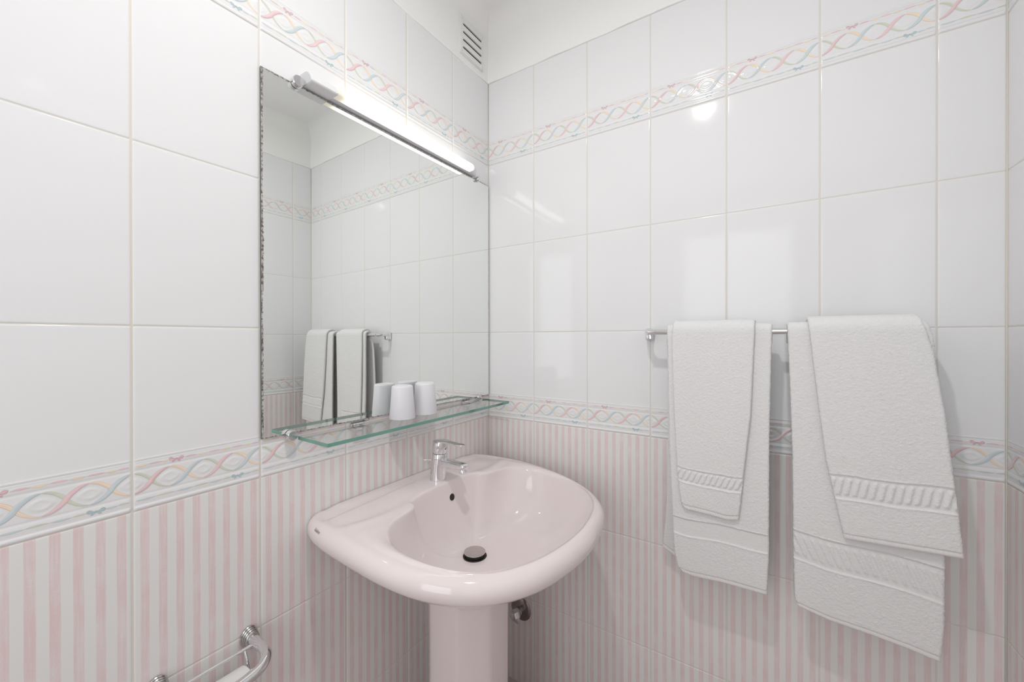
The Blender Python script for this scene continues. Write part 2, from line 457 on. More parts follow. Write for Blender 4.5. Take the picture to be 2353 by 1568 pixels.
br.inputs['Scale'].default_value = 1; br.inputs['Brick Width'].default_value = .316; br.inputs['Row Height'].default_value = .316
br.inputs['Mortar Size'].default_value = .002; br.inputs['Color1'].default_value = (.64, .56, .54, 1); br.inputs['Color2'].default_value = (.60, .52, .50, 1)
br.inputs['Mortar'].default_value = (.6, .57, .52, 1); t.link(g.outputs['Position'], br.inputs['Vector']); t.link(br.outputs['Color'], t.b.inputs['Base Color'])
o = mesh_obj('floor', *box(ROOM_X-.08, .06, YF-.06, .12, -.06, 0), floor_m, smooth=False); o['kind'] = 'structure'
o = mesh_obj('ceiling', *box(ROOM_X-.08, .06, YF-.06, .12, CEIL, CEIL+.06), plaster, smooth=False); o['kind'] = 'structure'

# ------------------------------------------------------------------ recessed ceiling lamps
lens_m = mat('lamp_lens', (1, 1, 1, 1), 0.3, Emission_Color=(1.0, 0.965, 0.92, 1), Emission_Strength=6.0)
ring_m = mat('white_lamp_ring', (0.8, 0.8, 0.8, 1), 0.3)
for x, lab in ((-0.955, 'round white recessed ceiling lamp above the pink washbasin'),):
    c = thing('ceiling_lamp', lab, 'lamp', (x, -.635, CEIL))
    part('trim_ring', lathe([(.043, -.004), (.044, -.008), (.05, -.009), (.056, -.006), (.057, -.0005), (.043, -.0005)], 48, cap=False), ring_m, c)
    part('lens', lathe([(.0435, -.004), (.0435, -.002)], 48), lens_m, c)

# ------------------------------------------------------------------ mirror
MX0, MX1, MZ0, MZ1 = -.7975, -.0062, 1.035, 1.8240
mir = thing('wall_mirror', 'large rectangular frameless mirror with blackened edges above the washbasin', 'mirror', (-.40, 0, MZ0), LEFT)
mm = mat('mirror_silver', (0.90, 0.925, 0.905, 1), 0.0, 1.0)
t = NT(mm); tc = t.new('ShaderNodeTexCoord'); sp = t.new('ShaderNodeSeparateXYZ'); t.link(tc.outputs['Object'], sp.inputs[0])
hw = (MX1-MX0)/2; mcx = (MX0+MX1)/2+.40
dl = t.math('SUBTRACT', sp.outputs[0], mcx-hw)                     # from the left edge
dr = t.math('SUBTRACT', mcx+hw, sp.outputs[0])
db = sp.outputs[2]; dt = t.math('SUBTRACT', MZ1-MZ0, sp.outputs[2])
nz = t.new('ShaderNodeTexNoise'); nz.inputs['Scale'].default_value = 170; nz.inputs['Detail'].default_value = 4; nz.inputs['Roughness'].default_value = .7
t.link(tc.outputs['Object'], nz.inputs['Vector'])
nl = t.new('ShaderNodeTexNoise'); nl.inputs['Scale'].default_value = 11; nl.inputs['Detail'].default_value = 3; t.link(tc.outputs['Object'], nl.inputs['Vector'])
w1 = t.math('MULTIPLY', t.math('ADD', t.math('MULTIPLY', t.math('SUBTRACT', nz.outputs['Fac'], .5), 1.3), t.math('MULTIPLY', t.math('ADD', t.math('MULTIPLY', t.math('SUBTRACT', nl.outputs['Fac'], .5), 1.0), .62), 1.0)), .0062)
# lower and right edges are less eaten away
m_l = t.math('LESS_THAN', dl, w1)
m_t = t.math('LESS_THAN', dt, t.math('MULTIPLY', w1, .75))
m_b = t.math('LESS_THAN', db, t.math('MULTIPLY', w1, .62))
m_r = t.math('LESS_THAN', dr, t.math('MULTIPLY', w1, .32))
ero = t.math('MAXIMUM', t.math('MAXIMUM', m_l, m_t), t.math('MAXIMUM', m_b, m_r))
nc = t.new('ShaderNodeTexNoise'); nc.inputs['Scale'].default_value = 160; nc.inputs['Detail'].default_value = 2; t.link(tc.outputs['Object'], nc.inputs['Vector'])
cr = t.new('ShaderNodeValToRGB'); cr.color_ramp.elements[0].position = .38; cr.color_ramp.elements[0].color = (.13, .105, .10, 1)
cr.color_ramp.elements[1].position = .62; cr.color_ramp.elements[1].color = (.52, .50, .475, 1); t.link(nc.outputs['Fac'], cr.inputs[0])
t.link(t.mix(ero, (0.90, 0.925, 0.905, 1), cr.outputs[0]), t.b.inputs['Base Color'])
t.link(t.math('SUBTRACT', 1.0, ero), t.b.inputs['Metallic']); t.link(t.math('MULTIPLY', ero, .35), t.b.inputs['Roughness'])
edge_m = mat('mirror_edge', (.10, .13, .12, 1), .25)
mv, mf = box(MX0+.40, MX1+.40, -.0055, -.0009, 0, MZ1-MZ0)
o = mesh_obj('mirror_glass', mv, mf, [edge_m, mm], parent=mir, smooth=False)
for p in o.data.polygons: p.material_index = 1 if p.normal.y < -.9 else 0
clip_m = mat('spun_chrome', (.74, .74, .76, 1), .16, 1.0)
def knob(r, l):
    return lathe([(0, 0), (r*.6, 0), (r*.6, l*.28), (r*.98, l*.30), (r, l*.48), (r, l*.9), (r*.93, l), (r*.2, l*1.02), (0, l*1.02)], 40, cap=False)
for x, z, r, l, lab in ((-.7245, MZ1+.0025, .0125, .019, None), (-.0745, MZ1+.0025, .0100, .017, None), (-.7400, MZ0-.002, .0112, .021, None), (-.0735, MZ0-.001, .0092, .017, None)):
    part('mirror_clip', axis_to(knob(r, l), (0, -1, 0), (x+.40, -.0008, z-MZ0)), clip_m, mir)

# ------------------------------------------------------------------ lamp over the mirror
lamp = thing('mirror_lamp', 'lit white tubular strip lamp mounted along the top edge of the mirror', 'lamp', (-.40, 0, 1.8275), LEFT)
LX0, LX1 = -.7095+.40, -.098+.40
part('base', box(-.644+.40, LX1, -.0205, -.0008, .0003, .0235, .0012), grey_base, lamp)
def dprof(y0, yo, z0, z1, n=14):
    """D-shaped section: flat bottom, rounded front and top"""
    p = [(y0, z0), (y0-(yo-y0)*-.0, z0)]
    p = [(y0, z0)]
    cy, cz = (y0+yo)/2, (z0+z1)/2; ry, rz = abs(yo-y0)/2, (z1-z0)/2
    for k in range(n*2+1):
        a = -PI/2+PI*k/(2*n)*1.0
        c, s = math.cos(a), math.sin(a)
        p.append((cy-ry*.15-ry*.85*math.copysign(abs(c)**.8, c), cz+rz*math.copysign(abs(s)**.8, s)))
    p.append((y0, z1))
    return p
def prism_x(prof, x0, x1, caps=True):
    n = len(prof); v = [(x0, y, z) for y, z in prof]+[(x1, y, z) for y, z in prof]
    f = [(i, (i+1) % n, n+(i+1) % n, n+i) for i in range(n)]
    if caps: f += [tuple(range(n-1, -1, -1)), tuple(range(n, 2*n))]
    return v, f
# white plastic end cap (square shouldered), with a draft at its outer end
cp = [(-.001, .0), (-.0395, .0), (-.0425, .0022), (-.0415, .0120), (-.0375, .0185), (-.030, .0235), (-.022, .0250), (-.001, .0250)]
def cap_mesh(x0, x1, lean):
    bm = bmesh.new(); n = len(cp); a = []; b = []
    for y, z in cp: a.append(bm.verts.new((x0-lean*z, y, z))); b.append(bm.verts.new((x1, y, z)))
    for i in range(n): bm.faces.new((a[i], a[(i+1) % n], b[(i+1) % n], b[i]))
    bm.faces.new(a[::-1]); bm.faces.new(b)
    bmesh.ops.recalc_face_normals(bm, faces=bm.faces)
    bmesh.ops.bevel(bm, geom=[e for e in bm.edges if len(e.link_faces) == 2 and e.calc_face_angle(0) > .3], offset=.0012, segments=3, affect='EDGES')
    bm.verts.index_update(); r = ([v.co.copy() for v in bm.verts], [[v.index for v in f.verts] for f in bm.faces]); bm.free(); return r
part('end_cap', cap_mesh(-.7075+.40, -.643+.40, .25), white_plastic, lamp)
# diffuser
DX0, DX1 = -.643+.40, -.125+.40
tube_m = mat('lit_opal_diffuser', (.85, .83, .76, 1), .3)
t = NT(tube_m); tc = t.new('ShaderNodeTexCoord'); sp = t.new('ShaderNodeSeparateXYZ'); t.link(tc.outputs['Object'], sp.inputs[0])
a = t.new('ShaderNodeMapRange'); a.interpolation_type = 'SMOOTHERSTEP'; t.link(sp.outputs[0], a.inputs[0]); a.inputs[1].default_value = DX0+.004; a.inputs[2].default_value = DX0+.06
b = t.new('ShaderNodeMapRange'); b.interpolation_type = 'SMOOTHERSTEP'; t.link(sp.outputs[0], b.inputs[0]); b.inputs[1].default_value = DX1-.002; b.inputs[2].default_value = DX1-.035
lit = t.math('MULTIPLY', a.outputs[0], b.outputs[0])
st = t.math('ADD', t.math('MULTIPLY', lit, 3.6), .30)
t.link(st, t.b.inputs['Emission Strength'])
t.link(t.mix(lit, (1.0, .90, .62, 1), (1.0, .975, .90, 1)), t.b.inputs['Emission Color'])
dp = dprof(-.0165, -.0415, .0010, .0240)
v, f = [], []; stations = [DX0, DX1-.016]+[DX1-.016+.016*math.sin(k/8*PI/2) for k in range(1, 9)]
cyy = -.029; czz = .0125
for k, x in enumerate(stations):
    sc = 1.0 if k < 2 else max(.02, math.sqrt(max(0, 1-((x-(DX1-.016))/.016)**2)))
    for y, z in dp: v.append((x, cyy+(y-cyy)*sc, czz+(z-czz)*sc))
n = len(dp)
for k in range(len(stations)-1):
    for i in range(n): f.append((k*n+i, k*n+(i+1) % n, (k+1)*n+(i+1) % n, (k+1)*n+i))
f.append(tuple(range(n))); part('diffuser_tube', (v, f), tube_m, lamp, sharp=60)

# ------------------------------------------------------------------ glass shelf
SX0, SX1, SZ = -.7226, -.047, 1.0270
sh = thing('glass_shelf', 'narrow clear glass shelf with green edges under the mirror', 'shelf', (-.385, 0, SZ), LEFT)
glass = bpy.data.materials.new('clear_shelf_glass'); glass.use_nodes = True
gt = glass.node_tree; gt.nodes.clear()
go = gt.nodes.new('ShaderNodeOutputMaterial'); gm = gt.nodes.new('ShaderNodeMixShader'); gtr = gt.nodes.new('ShaderNodeBsdfTransparent')
ggl = gt.nodes.new('ShaderNodeBsdfGlossy'); gfr = gt.nodes.new('ShaderNodeFresnel')
gtr.inputs[0].default_value = (.975, .992, .983, 1); ggl.inputs['Roughness'].default_value = 0.0; gfr.inputs[0].default_value = 1.45
gt.links.new(gfr.outputs[0], gm.inputs[0]); gt.links.new(gtr.outputs[0], gm.inputs[1]); gt.links.new(ggl.outputs[0], gm.inputs[2]); gt.links.new(gm.outputs[0], go.inputs[0])
clear = bpy.data.materials.new('clear_glass_underside'); clear.use_nodes = True
ct = clear.node_tree; ct.nodes.clear(); co_ = ct.nodes.new('ShaderNodeOutputMaterial'); cb = ct.nodes.new('ShaderNodeBsdfTransparent')
cb.inputs[0].default_value = (.985, .995, .99, 1); ct.links.new(cb.outputs[0], co_.inputs[0])
gedge = mat('green_glass_edge', (.10, .27, .22, 1), .12, Coat_Weight=.5)
t = NT(gedge); g = t.new('ShaderNodeTexCoord'); nz = t.new('ShaderNodeTexNoise'); nz.inputs['Scale'].default_value = 9; nz.inputs['Detail'].default_value = 1
mp = t.new('ShaderNodeMapping'); mp.inputs['Scale'].default_value = (1, 1, .2); t.link(g.outputs['Object'], mp.inputs[0]); t.link(mp.outputs[0], nz.inputs['Vector'])
mr = t.new('ShaderNodeMapRange'); mr.inputs[1].default_value = .56; mr.inputs[2].default_value = .66; t.link(nz.outputs['Fac'], mr.inputs[0])
t.link(t.mix(mr.outputs[0], (.165, .36, .30, 1), (.045, .14, .115, 1)), t.b.inputs['Base Color'])
v, f = box(SX0+.385, SX1+.385, -.1262, -.0068, -.0085, 0, .0008, 2)
o = mesh_obj('glass_plate', v, f, [glass, gedge], parent=sh, smooth=False)
o.data.materials.append(clear)
for p in o.data.polygons: p.material_index = 0 if p.normal.z > .9 else 2 if p.normal.z < -.9 or p.normal.y > .9 else 1
for x in (-.565, -.135):                      # chrome clamps at the wall edge
    m = MB(); m.add(*box(x+.385-.022, x+.385+.022, -.0185, -.0012, .0004, .0042, .0012)); m.add(*box(x+.385-.022, x+.385+.022, -.0185, -.0012, -.0130, -.0090, .0012))
    m.add(*box(x+.385-.022, x+.385+.022, -.0062, -.0012, -.0130, .0042, .0010))
    c = part('shelf_clamp', m.out(), chrome, sh)
    part('clamp_screw', xf(lathe([(0, -.004), (.0035, -.004), (.004, 0), (.004, .002)], 20), Matrix.Translation((x+.385, -.0115, -.0150))), chrome_worn, c)

# ------------------------------------------------------------------ two tumblers, upside down
def cup_body():
    rb, rt, h = .0352, .0282, .0905
    return lathe([(rb-.0022, .0003), (rb-.0004, .0002), (rb, .0012), (rt+.0007, h-.006), (rt, h-.0025), (rt-.0014, h-.0006), (rt-.003, h), (rt-.0042, h-.0008), (rt-.0055, h-.0014), (rt*.45, h-.0010), (.004, h-.0010), (.0, h-.0008)][:], 64, cap=False)
for x, y, lab in ((-.4533, -.0435, 'white plastic tumbler upside down on the glass shelf, nearer the tap, in front'), (-.3680, -.0430, 'white plastic tumbler upside down on the glass shelf, further towards the corner')):
    c = mesh_obj('tumbler', *cup_body(), cup_plastic, sharp=50)
    c.matrix_world = LEFT @ Matrix.Translation((x, y, SZ)); c['label'] = lab; c['category'] = 'cup'; c['group'] = 'tumblers on the glass shelf'

# ------------------------------------------------------------------ ventilation grille
ven = thing('ventilation_grille', 'small square off-white ventilation grille high on the wall in the corner', 'vent', (-.1025, 0, 2.302), LEFT)
V0 = .0022; hw, hh = .0620, .0640
slots = [(2.3385-2.302), (2.3118-2.302), (2.2852-2.302), (2.2585-2.302)]
m = MB(); sl, sr, hgt = -.050, .052, .0064
zs = [-hh]; 
for z in sorted(slots): zs += [z-hgt/2, z+hgt/2]
zs.append(hh)
for i in range(0, len(zs), 2): m.add(*box(sl, sr, -.0075, -.0050, zs[i], zs[i+1]))
m.add(*box(-hw, sl, -.0075, -.0050, -hh, hh)); m.add(*box(sr, hw, -.0075, -.0050, -hh, hh))
part('face_plate', m.out(), vent_plastic, ven, smooth=False)
m = MB()
for x0, x1, z0, z1 in ((-hw-.0025, -hw+.001, -hh-.0025, hh+.0025), (hw-.001, hw+.0025, -hh-.0025, hh+.0025), (-hw, hw, -hh-.0025, -hh+.001), (-hw, hw, hh-.001, hh+.0025)):
    m.add(*box(x0, x1, -.0060, -V0+.001, z0, z1, .0006))
part('outer_rim', m.out(), vent_plastic, ven)
part('duct_shade_sheet', box(sl-.002, sr+.002, -.0026, -.0018, -hh+.004, hh-.004), mat('dusty_duct_shade', (.030, .022, .014, 1), .9), ven, smooth=False)  # dark sheet close behind the slots: dust and the duct's shade as colour
for z in slots:
    zt = z+hgt/2
    v = [(sl, -.0074, zt+.0125), (sr, -.0074, zt+.0125), (sr-.001, -.0095, zt+.0004), (sl+.006, -.0095, zt+.0004), (sl, -.0074, zt+.0004), (sr, -.0074, zt+.0004), (sr-.001, -.0088, zt+.0004), (sl+.006, -.0088, zt+.0004)]
    part('louvre', (v, [(0, 3, 2, 1), (0, 4, 7, 3), (1, 2, 6, 5), (2, 3, 7, 6), (4, 5, 6, 7)]), vent_plastic, ven, smooth=False)
for x in (-hw+.006, hw-.005):
    for z in (-hh+.006, hh-.008):
        part('screw', axis_to(lathe([(0, .0016), (.0025, .0013), (.0032, .0004), (.0032, 0)], 20), (0, -1, 0), (x, -.0074, z)), chrome, ven)

# ------------------------------------------------------------------ washbasin
BX = -.388
basin = thing('washbasin', 'pink glazed pedestal washbasin fixed under the mirror', 'washbasin', (BX, 0, 0), LEFT)
ZB = .838
outer_half = [(0, -.0012), (.10, -.0012), (.20, -.0012), (.26, -.0012), (.292, -.0012), (.3105, -.0014), (.321, -.022), (.329, -.05), (.335, -.095), (.3385, -.15), (.3390, -.22), (.3345, -.29), (.321, -.360), (.295, -.425), (.257, -.479), (.208, -.520), (.150, -.548), (.075, -.565), (0, -.571)]
inner_half = [(0, -.136), (.05, -.136), (.095, -.140), (.122, -.1475), (.131, -.156), (.136, -.171), (.144, -.178), (.165, -.1835), (.205, -.190), (.240, -.205), (.265, -.235), (.277, -.275), (.279, -.33), (.268, -.395), (.247, -.447), (.21, -.487), (.15, -.518), (.08, -.535), (0, -.541)]
BC = Vector((0, -.30))
def polar_curve(half, N):
    full = half+[(-x, y) for x, y in half[-2:0:-1]]
    pts = catmull([(x, y, 0) for x, y in full], 10, closed=True)
    a = np.array([math.atan2(p.x-BC.x, p.y-BC.y) for p in pts]); r = np.array([math.hypot(p.x-BC.x, p.y-BC.y) for p in pts])
    o = np.argsort(a); a = a[o]; r = r[o]
    a = np.concatenate([a-2*PI, a, a+2*PI]); r = np.concatenate([r, r, r])
    th = np.linspace(-PI, PI, N, endpoint=False)
    rr = np.interp(th, a, r)
    return th, np.stack([BC.x+rr*np.sin(th), BC.y+rr*np.cos(th)], -1)
NB = 320
# denser angular sampling is not needed: both curves share the same angles
th, OUT = polar_curve(outer_half, NB); _, INN = polar_curve(inner_half, NB)
back = (1-sst(np.abs(OUT[:, 0]), .225, .304))*(OUT[:, 1] > -.0028)      # 1 along the flat back edge on the wall
back = np.where(OUT[:, 1] > -.0028, back, 0.0)
def front_drop(P): return .019*sst(-P[:, 1], .14, .50)
def deck_z(P):
    x = np.abs(P[:, 0]); y = -P[:, 1]
    ys_ = np.interp(x, [0, .12, .16, .20, .25, .30, .33], [.128, .150, .158, .157, .150, .128, .10])
    rec = sst(x, .075, .15)*(1-sst(x, .285, .318))*sst(y, .020, .040)*(1-sst(y, ys_-.030, ys_-.004))
    ridge = np.exp(-((y-ys_-.004)/.011)**2)*sst(x, .10, .15)*(1-sst(x, .27, .33))
    groove = np.exp(-((y-ys_-.026)/.010)**2)*sst(x, .13, .17)*(1-sst(x, .25, .31))
    return -.0040*rec+.0022*ridge-.0014*groove+.004*np.exp(-((y-.10)/.06)**2)*(1-sst(x, .1, .2))
rings = []
def ring(P, z): rings.append(np.concatenate([P, np.broadcast_to(z, (len(P),))[:, None]], 1))
width = np.linalg.norm(OUT-INN, axis=1)
tg = np.roll(OUT, -1, 0)-np.roll(OUT, 1, 0); nrm = np.stack([-tg[:, 1], tg[:, 0]], -1)
nrm /= np.linalg.norm(nrm, axis=1)[:, None]; nrm *= np.where((nrm*(OUT-BC)).sum(1) < 0, -1.0, 1.0)[:, None]
wy = sst(OUT[:, 1], -.055, -.012)[:, None]                     # next to the wall the rim is cut square
nrm = nrm*(1-wy)+np.stack([np.where(OUT[:, 0] < 0, -1.0, 1.0), 0*OUT[:, 0]], -1)*wy
nrm /= np.maximum(np.linalg.norm(nrm, axis=1), 1e-6)[:, None]
def smooth_polar(C, k):
    q = C-np.array(BC); r = np.hypot(q[:, 0], q[:, 1]); w = np.exp(-(np.arange(-3*k, 3*k+1)/k)**2/2); w /= w.sum()
    rs = sum(w[i]*np.roll(r, i-3*k) for i in range(len(w))); return np.array(BC)+q/r[:, None]*rs[:, None]
INS = smooth_polar(INN, 13)
# outside, from the pedestal upwards
foot = np.stack([.105*np.sin(th), -.235+.10*np.cos(th)], -1)
fd = front_drop(OUT)
for fr, z in ((0, .596), (.0, .618), (.06, .630), (.2, .652), (.4, .680), (.6, .708), (.8, .736), (.92, .752)):
    P = foot*(1-fr)+(OUT-nrm*.020*(1-back)[:, None])*fr; ring(P, z-fd*fr*.6+(.012*(1-fd/.019)*fr))
RB = .0275
zc = ZB-.004-RB                   # centre of the bull-nose
for a in np.linspace(-PI/2*.72, PI/2*.999, 22):
    ins = RB*(1-math.cos(a)); zz = zc+RB*math.sin(a)-fd
    P = OUT-nrm*(ins*(1-back))[:, None]
    zb = .775+(ZB-.775)*(a+PI/2*.72)/(PI/2*1.719)
    ring(P, zz*(1-back)+zb*back)
# top of the rim / deck, from outside to inside
start = OUT-nrm*(RB*(1-back))[:, None]
startz = (zc+RB-fd)*(1-back)+ZB*back
fdi = front_drop(INN)
for e in list(np.linspace(.04, .97, 26)):
    P = start*(1-e)+INN*e
    deckness = sst(P[:, 1], -.26, -.15)
    hump = .0050*math.sin(PI*e)*(1-deckness)
    lip = -.0035*e**6*(1-deckness)
    z = startz*(1-e)+(ZB-.006-fdi+.008*deckness)*e+hump+lip
    z = z*(1-deckness)+deckness*((startz*(1-sst(e, 0, .5))+(ZB+.001)*sst(e, 0, .5))+deck_z(P))
    ring(P, z)
# inside of the bowl
DR = Vector((.002, -.247)); ZD = .6735
drc = np.stack([DR.x+.0245*np.sin(th), DR.y+.0245*np.cos(th)], -1)
zi = rings[-1][:, 2]
dIn = INN-drc; dist = np.linalg.norm(dIn, axis=1)
for k, s in enumerate([0, .004, .010, .02, .035, .055, .08, .115, .16, .22, .30, .40, .52, .65, .78, .90, 1.0]):
    m_ = np.clip(dist*s, 0, 1)                                   # travelled distance from the rim
    wall = ZB-.006-np.minimum(m_, .05)*0
    # steep side wall that rounds into a gently dished floor
    steep = np.clip(np.interp(-INS[:, 1], [.13, .22, .54], [1.45, 1.05, .80]), 0, 3)
    depth = (zi-ZD)*(1-np.exp(-(m_/.085)**1.0*steep*1.9))
    depth = depth/(1-np.exp(-(dist/.085)*steep*1.9))
    lipr = .004*(1-np.exp(-m_/.004)) if s > 0 else 0
    ws = 1-np.exp(-m_/.012)
    Q = INN*(1-ws[:, None])+INS*ws[:, None]
    ring(Q-(Q-drc)*s, zi-depth)
V = np.concatenate(rings); nr = len(rings)
Fq = []
for k in range(nr-1):
    for i in range(NB):
        j = (i+1) % NB; Fq.append((k*NB+i, (k+1)*NB+i, (k+1)*NB+j, k*NB+j))
bowl = mesh_obj('basin_bowl', V, Fq, ceramic, parent=basin)
bmt = bmesh.new(); bmt.from_mesh(bowl.data); bmesh.ops.recalc_face_normals(bmt, faces=bmt.faces)
# a light smoothing keeps the glaze soft at the notches
for _ in range(5): bmesh.ops.smooth_vert(bmt, verts=[v for v in bmt.verts if not v.is_boundary and v.co.y < -.004], factor=.5, use_axis_x=True, use_axis_y=True, use_axis_z=True)
bmt.to_mesh(bowl.data); bmt.free()
bvh = BVHTree.FromPolygons([v.co.copy() for v in bowl.data.vertices], [tuple(p.vertices) for p in bowl.data.polygons])
# pedestal: faceted column with a soft front crease
ped_sec = []
for k in range(96):
    a = 2*PI*k/96; c, s = math.cos(a), math.sin(a)
    n8 = 8; sec = PI/n8; aa = (a+.34) % (2*sec)-sec; poly = math.cos(sec)/math.cos(aa)
    r = .113*(.55*poly+.45*.985); ped_sec.append((r*c, -.226+r*s*.98))
v, f = [], []; lv = [(0, 1.12), (.02, 1.12), (.05, 1.05), (.12, .99), (.3, .97), (.5, .975), (.58, .985), (.622, 1.0), (.640, 1.0)]
for z, sc in lv:
    for x, y in ped_sec: v.append((x*sc, -.226+(y+.226)*sc, z))
for k in range(len(lv)-1):
    for i in range(96): j = (i+1) % 96; f.append((k*96+i, k*96+j, (k+1)*96+j, (k+1)*96+i))
f += [tuple(range(95, -1, -1)), tuple((len(lv)-1)*96+i for i in range(96))]
part('pedestal', (v, f), ceramic, basin, sharp=60)
def on_bowl(p, d):
    h = bvh.ray_cast(Vector(p), Vector(d).normalized()); return (h[0], h[1]) if h[0] is not None else (Vector(p), -Vector(d))
# overflow hole
p, n = on_bowl((.028, -.26, .791), (0, 1, 0.05))
ov = part('overflow_hole', axis_to(lathe([(0, .0006), (.0098, .0006), (.0112, .0012), (.0122, .0004), (.0126, -.002)], 36), (-n if n.y > 0 else n), p), ceramic, basin)
part('overflow_shade_disc', axis_to(lathe([(0, .0012), (.0092, .0012), (.0098, .0002)], 36), (-n if n.y > 0 else n), p), black, ov)  # black disc on the surface, paints the shade inside the hole
# waste
dz = ZD
wst = part('waste_ring', xf(lathe([(.0, .0006), (.024, .0008), (.0275, .0022), (.0305, .0018), (.032, .0002), (.032, -.003)], 48), Matrix.Translation((DR.x, DR.y, dz))), black, basin)
part('waste_body', xf(lathe([(0, .001), (.0262, .001), (.0262, .0095), (0, .0095)], 48), Matrix.Translation((DR.x, DR.y, dz))), black, wst)
part('waste_plug', xf(lathe([(.0, .0135), (.012, .0137), (.0128, .0133), (.022, .0132), (.0278, .0122), (.0285, .0108), (.0278, .0098), (0, .0096)], 48), Matrix.Translation((DR.x, DR.y, dz))), steel, wst)

# maker's name on the left flank
tcu = bpy.data.curves.new('maker_mark', 'FONT'); tcu.body = 'Valadares'; tcu.size = .0078; tcu.shear = .35; tcu.space_character = .92; tcu.resolution_u = 3
to = bpy.data.objects.new('tmp_text', tcu); COL.objects.link(to)
bpy.context.view_layer.update()
tm = bpy.data.meshes.new_from_object(to.evaluated_get(bpy.context.evaluated_depsgraph_get()))
bpy.data.objects.remove(to)
MARK = (Vector((-.3245, -.0540, .8218)), Vector((-.12, -.99, -.04)).normalized())
def build_mark():
    p0, along = MARK
    outw = Vector((-.86, -.12, .50)).normalized(); upv = (outw.cross(along)).normalized()
    if upv.z < 0: upv = -upv
    vs = []
    for v_ in tm.vertices:
        q = p0+along*v_.co.x+upv*v_.co.y*1.25+outw*.08
        h = bvh.ray_cast(q, -outw)
        vs.append(h[0]+outw*.0003 if h[0] is not None else q-outw*.08)
    return vs, [tuple(p.vertices) for p in tm.polygons]
part('maker_mark', build_mark(), ink, basin, sharp=None)

# ------------------------------------------------------------------ mixer tap
FX, FY = -.3720, -.1000
h = bvh.ray_cast(Vector((FX-BX, FY, 1.0)), Vector((0, 0, -1))); FZ = h[0].z-.0008 if h[0] is not None else .84
tap = thing('basin_mixer_tap', 'chrome single-lever mixer tap standing on the washbasin', 'tap', (FX, FY, FZ), LEFT)
def loft(secs, n=40, caps=True):
    """secs: list of functions/arrays of n points each"""
    v = [p for s in secs for p in s]; f = []
    for k in range(len(secs)-1):
        for i in range(n): j = (i+1) % n; f.append((k*n+i, k*n+j, (k+1)*n+j, (k+1)*n+i))
    if caps: f += [tuple(range(n-1, -1, -1)), tuple((len(secs)-1)*n+i for i in range(n))]
    return v, f
def circ(cx, cy, z, rx, ry, n=40, tilt=0): return [(cx+rx*math.cos(2*PI*i/n), cy+ry*math.sin(2*PI*i/n), z+tilt*ry*math.sin(2*PI*i/n)) for i in range(n)]
lean = lambda z: -.085*z
part('body', loft([circ(0, 0, 0, .0232, .0232), circ(0, 0, .0012, .0236, .0236), circ(0, lean(.004), .004, .0232, .0232), circ(0, lean(.03), .03, .0224, .0224),
                   circ(0, lean(.06), .06, .0218, .0218), circ(0, lean(.077), .077, .0215, .0215, tilt=.08), circ(0, lean(.0785), .0785, .0205, .0205, tilt=.08)]), chrome, tap, sharp=40)
hd = part('lever_head', loft([circ(0, lean(.0792), .0792, .0205, .0205, tilt=.08), circ(0, lean(.080), .0805, .0217, .0217, tilt=.08), circ(0, lean(.095), .095, .0214, .0214, tilt=.05), circ(0, lean(.106), .1085, .0208, .0208, tilt=-.10),
                         circ(0, lean(.11), .1125, .0198, .0198, tilt=-.10), circ(0, lean(.112), .1150, .0165, .0165, tilt=-.10), circ(0, lean(.113), .1163, .0085, .0085, tilt=-.08)]), chrome, tap, sharp=50)
def rrect(w, hgt, n=40, p=4.0):
    out = []
    for i in range(n):
        a = 2*PI*i/n; c, s = math.cos(a), math.sin(a)
        out.append((w*math.copysign(abs(c)**(2/p), c), hgt*math.copysign(abs(s)**(2/p), s)))
    return out
def sweep_y(st, n=40):   # st: (y, zc, halfwidth, halfheight, p, tilt)
    secs = []
    for y, z, w, hh_, p, tl in st: secs.append([(a, y+b*tl, z+b) for a, b in rrect(w, hh_, n, p)])
    return loft(secs, n)
part('spout', sweep_y([(-.008, .047, .0150, .0170, 2.6, .0), (-.020, .050, .0150, .0140, 2.8, 0), (-.034, .0525, .0146, .0115, 3.2, 0), (-.055, .0538, .0142, .0100, 3.4, 0), (-.080, .0540, .0140, .0092, 3.5, 0),
                       (-.096, .0540, .0138, .0086, 3.5, 0), (-.1035, .0542, .0130, .0072, 3.2, 0), (-.1065, .0544, .0105, .0045, 2.8, 0)]), chrome, tap, sharp=50)
part('aerator', xf(lathe([(.0085, -.0085), (.0100, -.0080), (.0105, -.0020), (.0105, .004), (.008, .004)], 32), Matrix.Translation((0, -.0930, .0440)) @ Matrix.Rotation(-.38, 4, 'X')), chrome, tap)
part('lever', sweep_y([(.004, .1128, .0165, .0024, 3, 0), (-.012, .1140, .0180, .0030, 3, 0), (-.030, .1140, .0150, .0030, 3, 0), (-.050, .1128, .0125, .0026, 3, 0), (-.072, .1120, .0115, .0024, 3, 0), (-.088, .1118, .0108, .0023, 3, 0), (-.0955, .1122, .0085, .0019, 2.6, 0), (-.0985, .1126, .0050, .0012, 2.4, 0)]), chrome, hd, sharp=60)
part('temperature_dot', axis_to(lathe([(0, .0006), (.0026, .0005), (.0028, 0)], 20), (0, -1, 0), (0, lean(.092)-.0212, .0925)), mat('grey_dot', (.22, .22, .25, 1), .3), tap)
part('lift_rod', tube([(-.010, .012, .056), (-.018, .0215, .0565), (-.026, .030, .0570)], [.0011, .0011, .0017], 12), chrome_worn, tap)

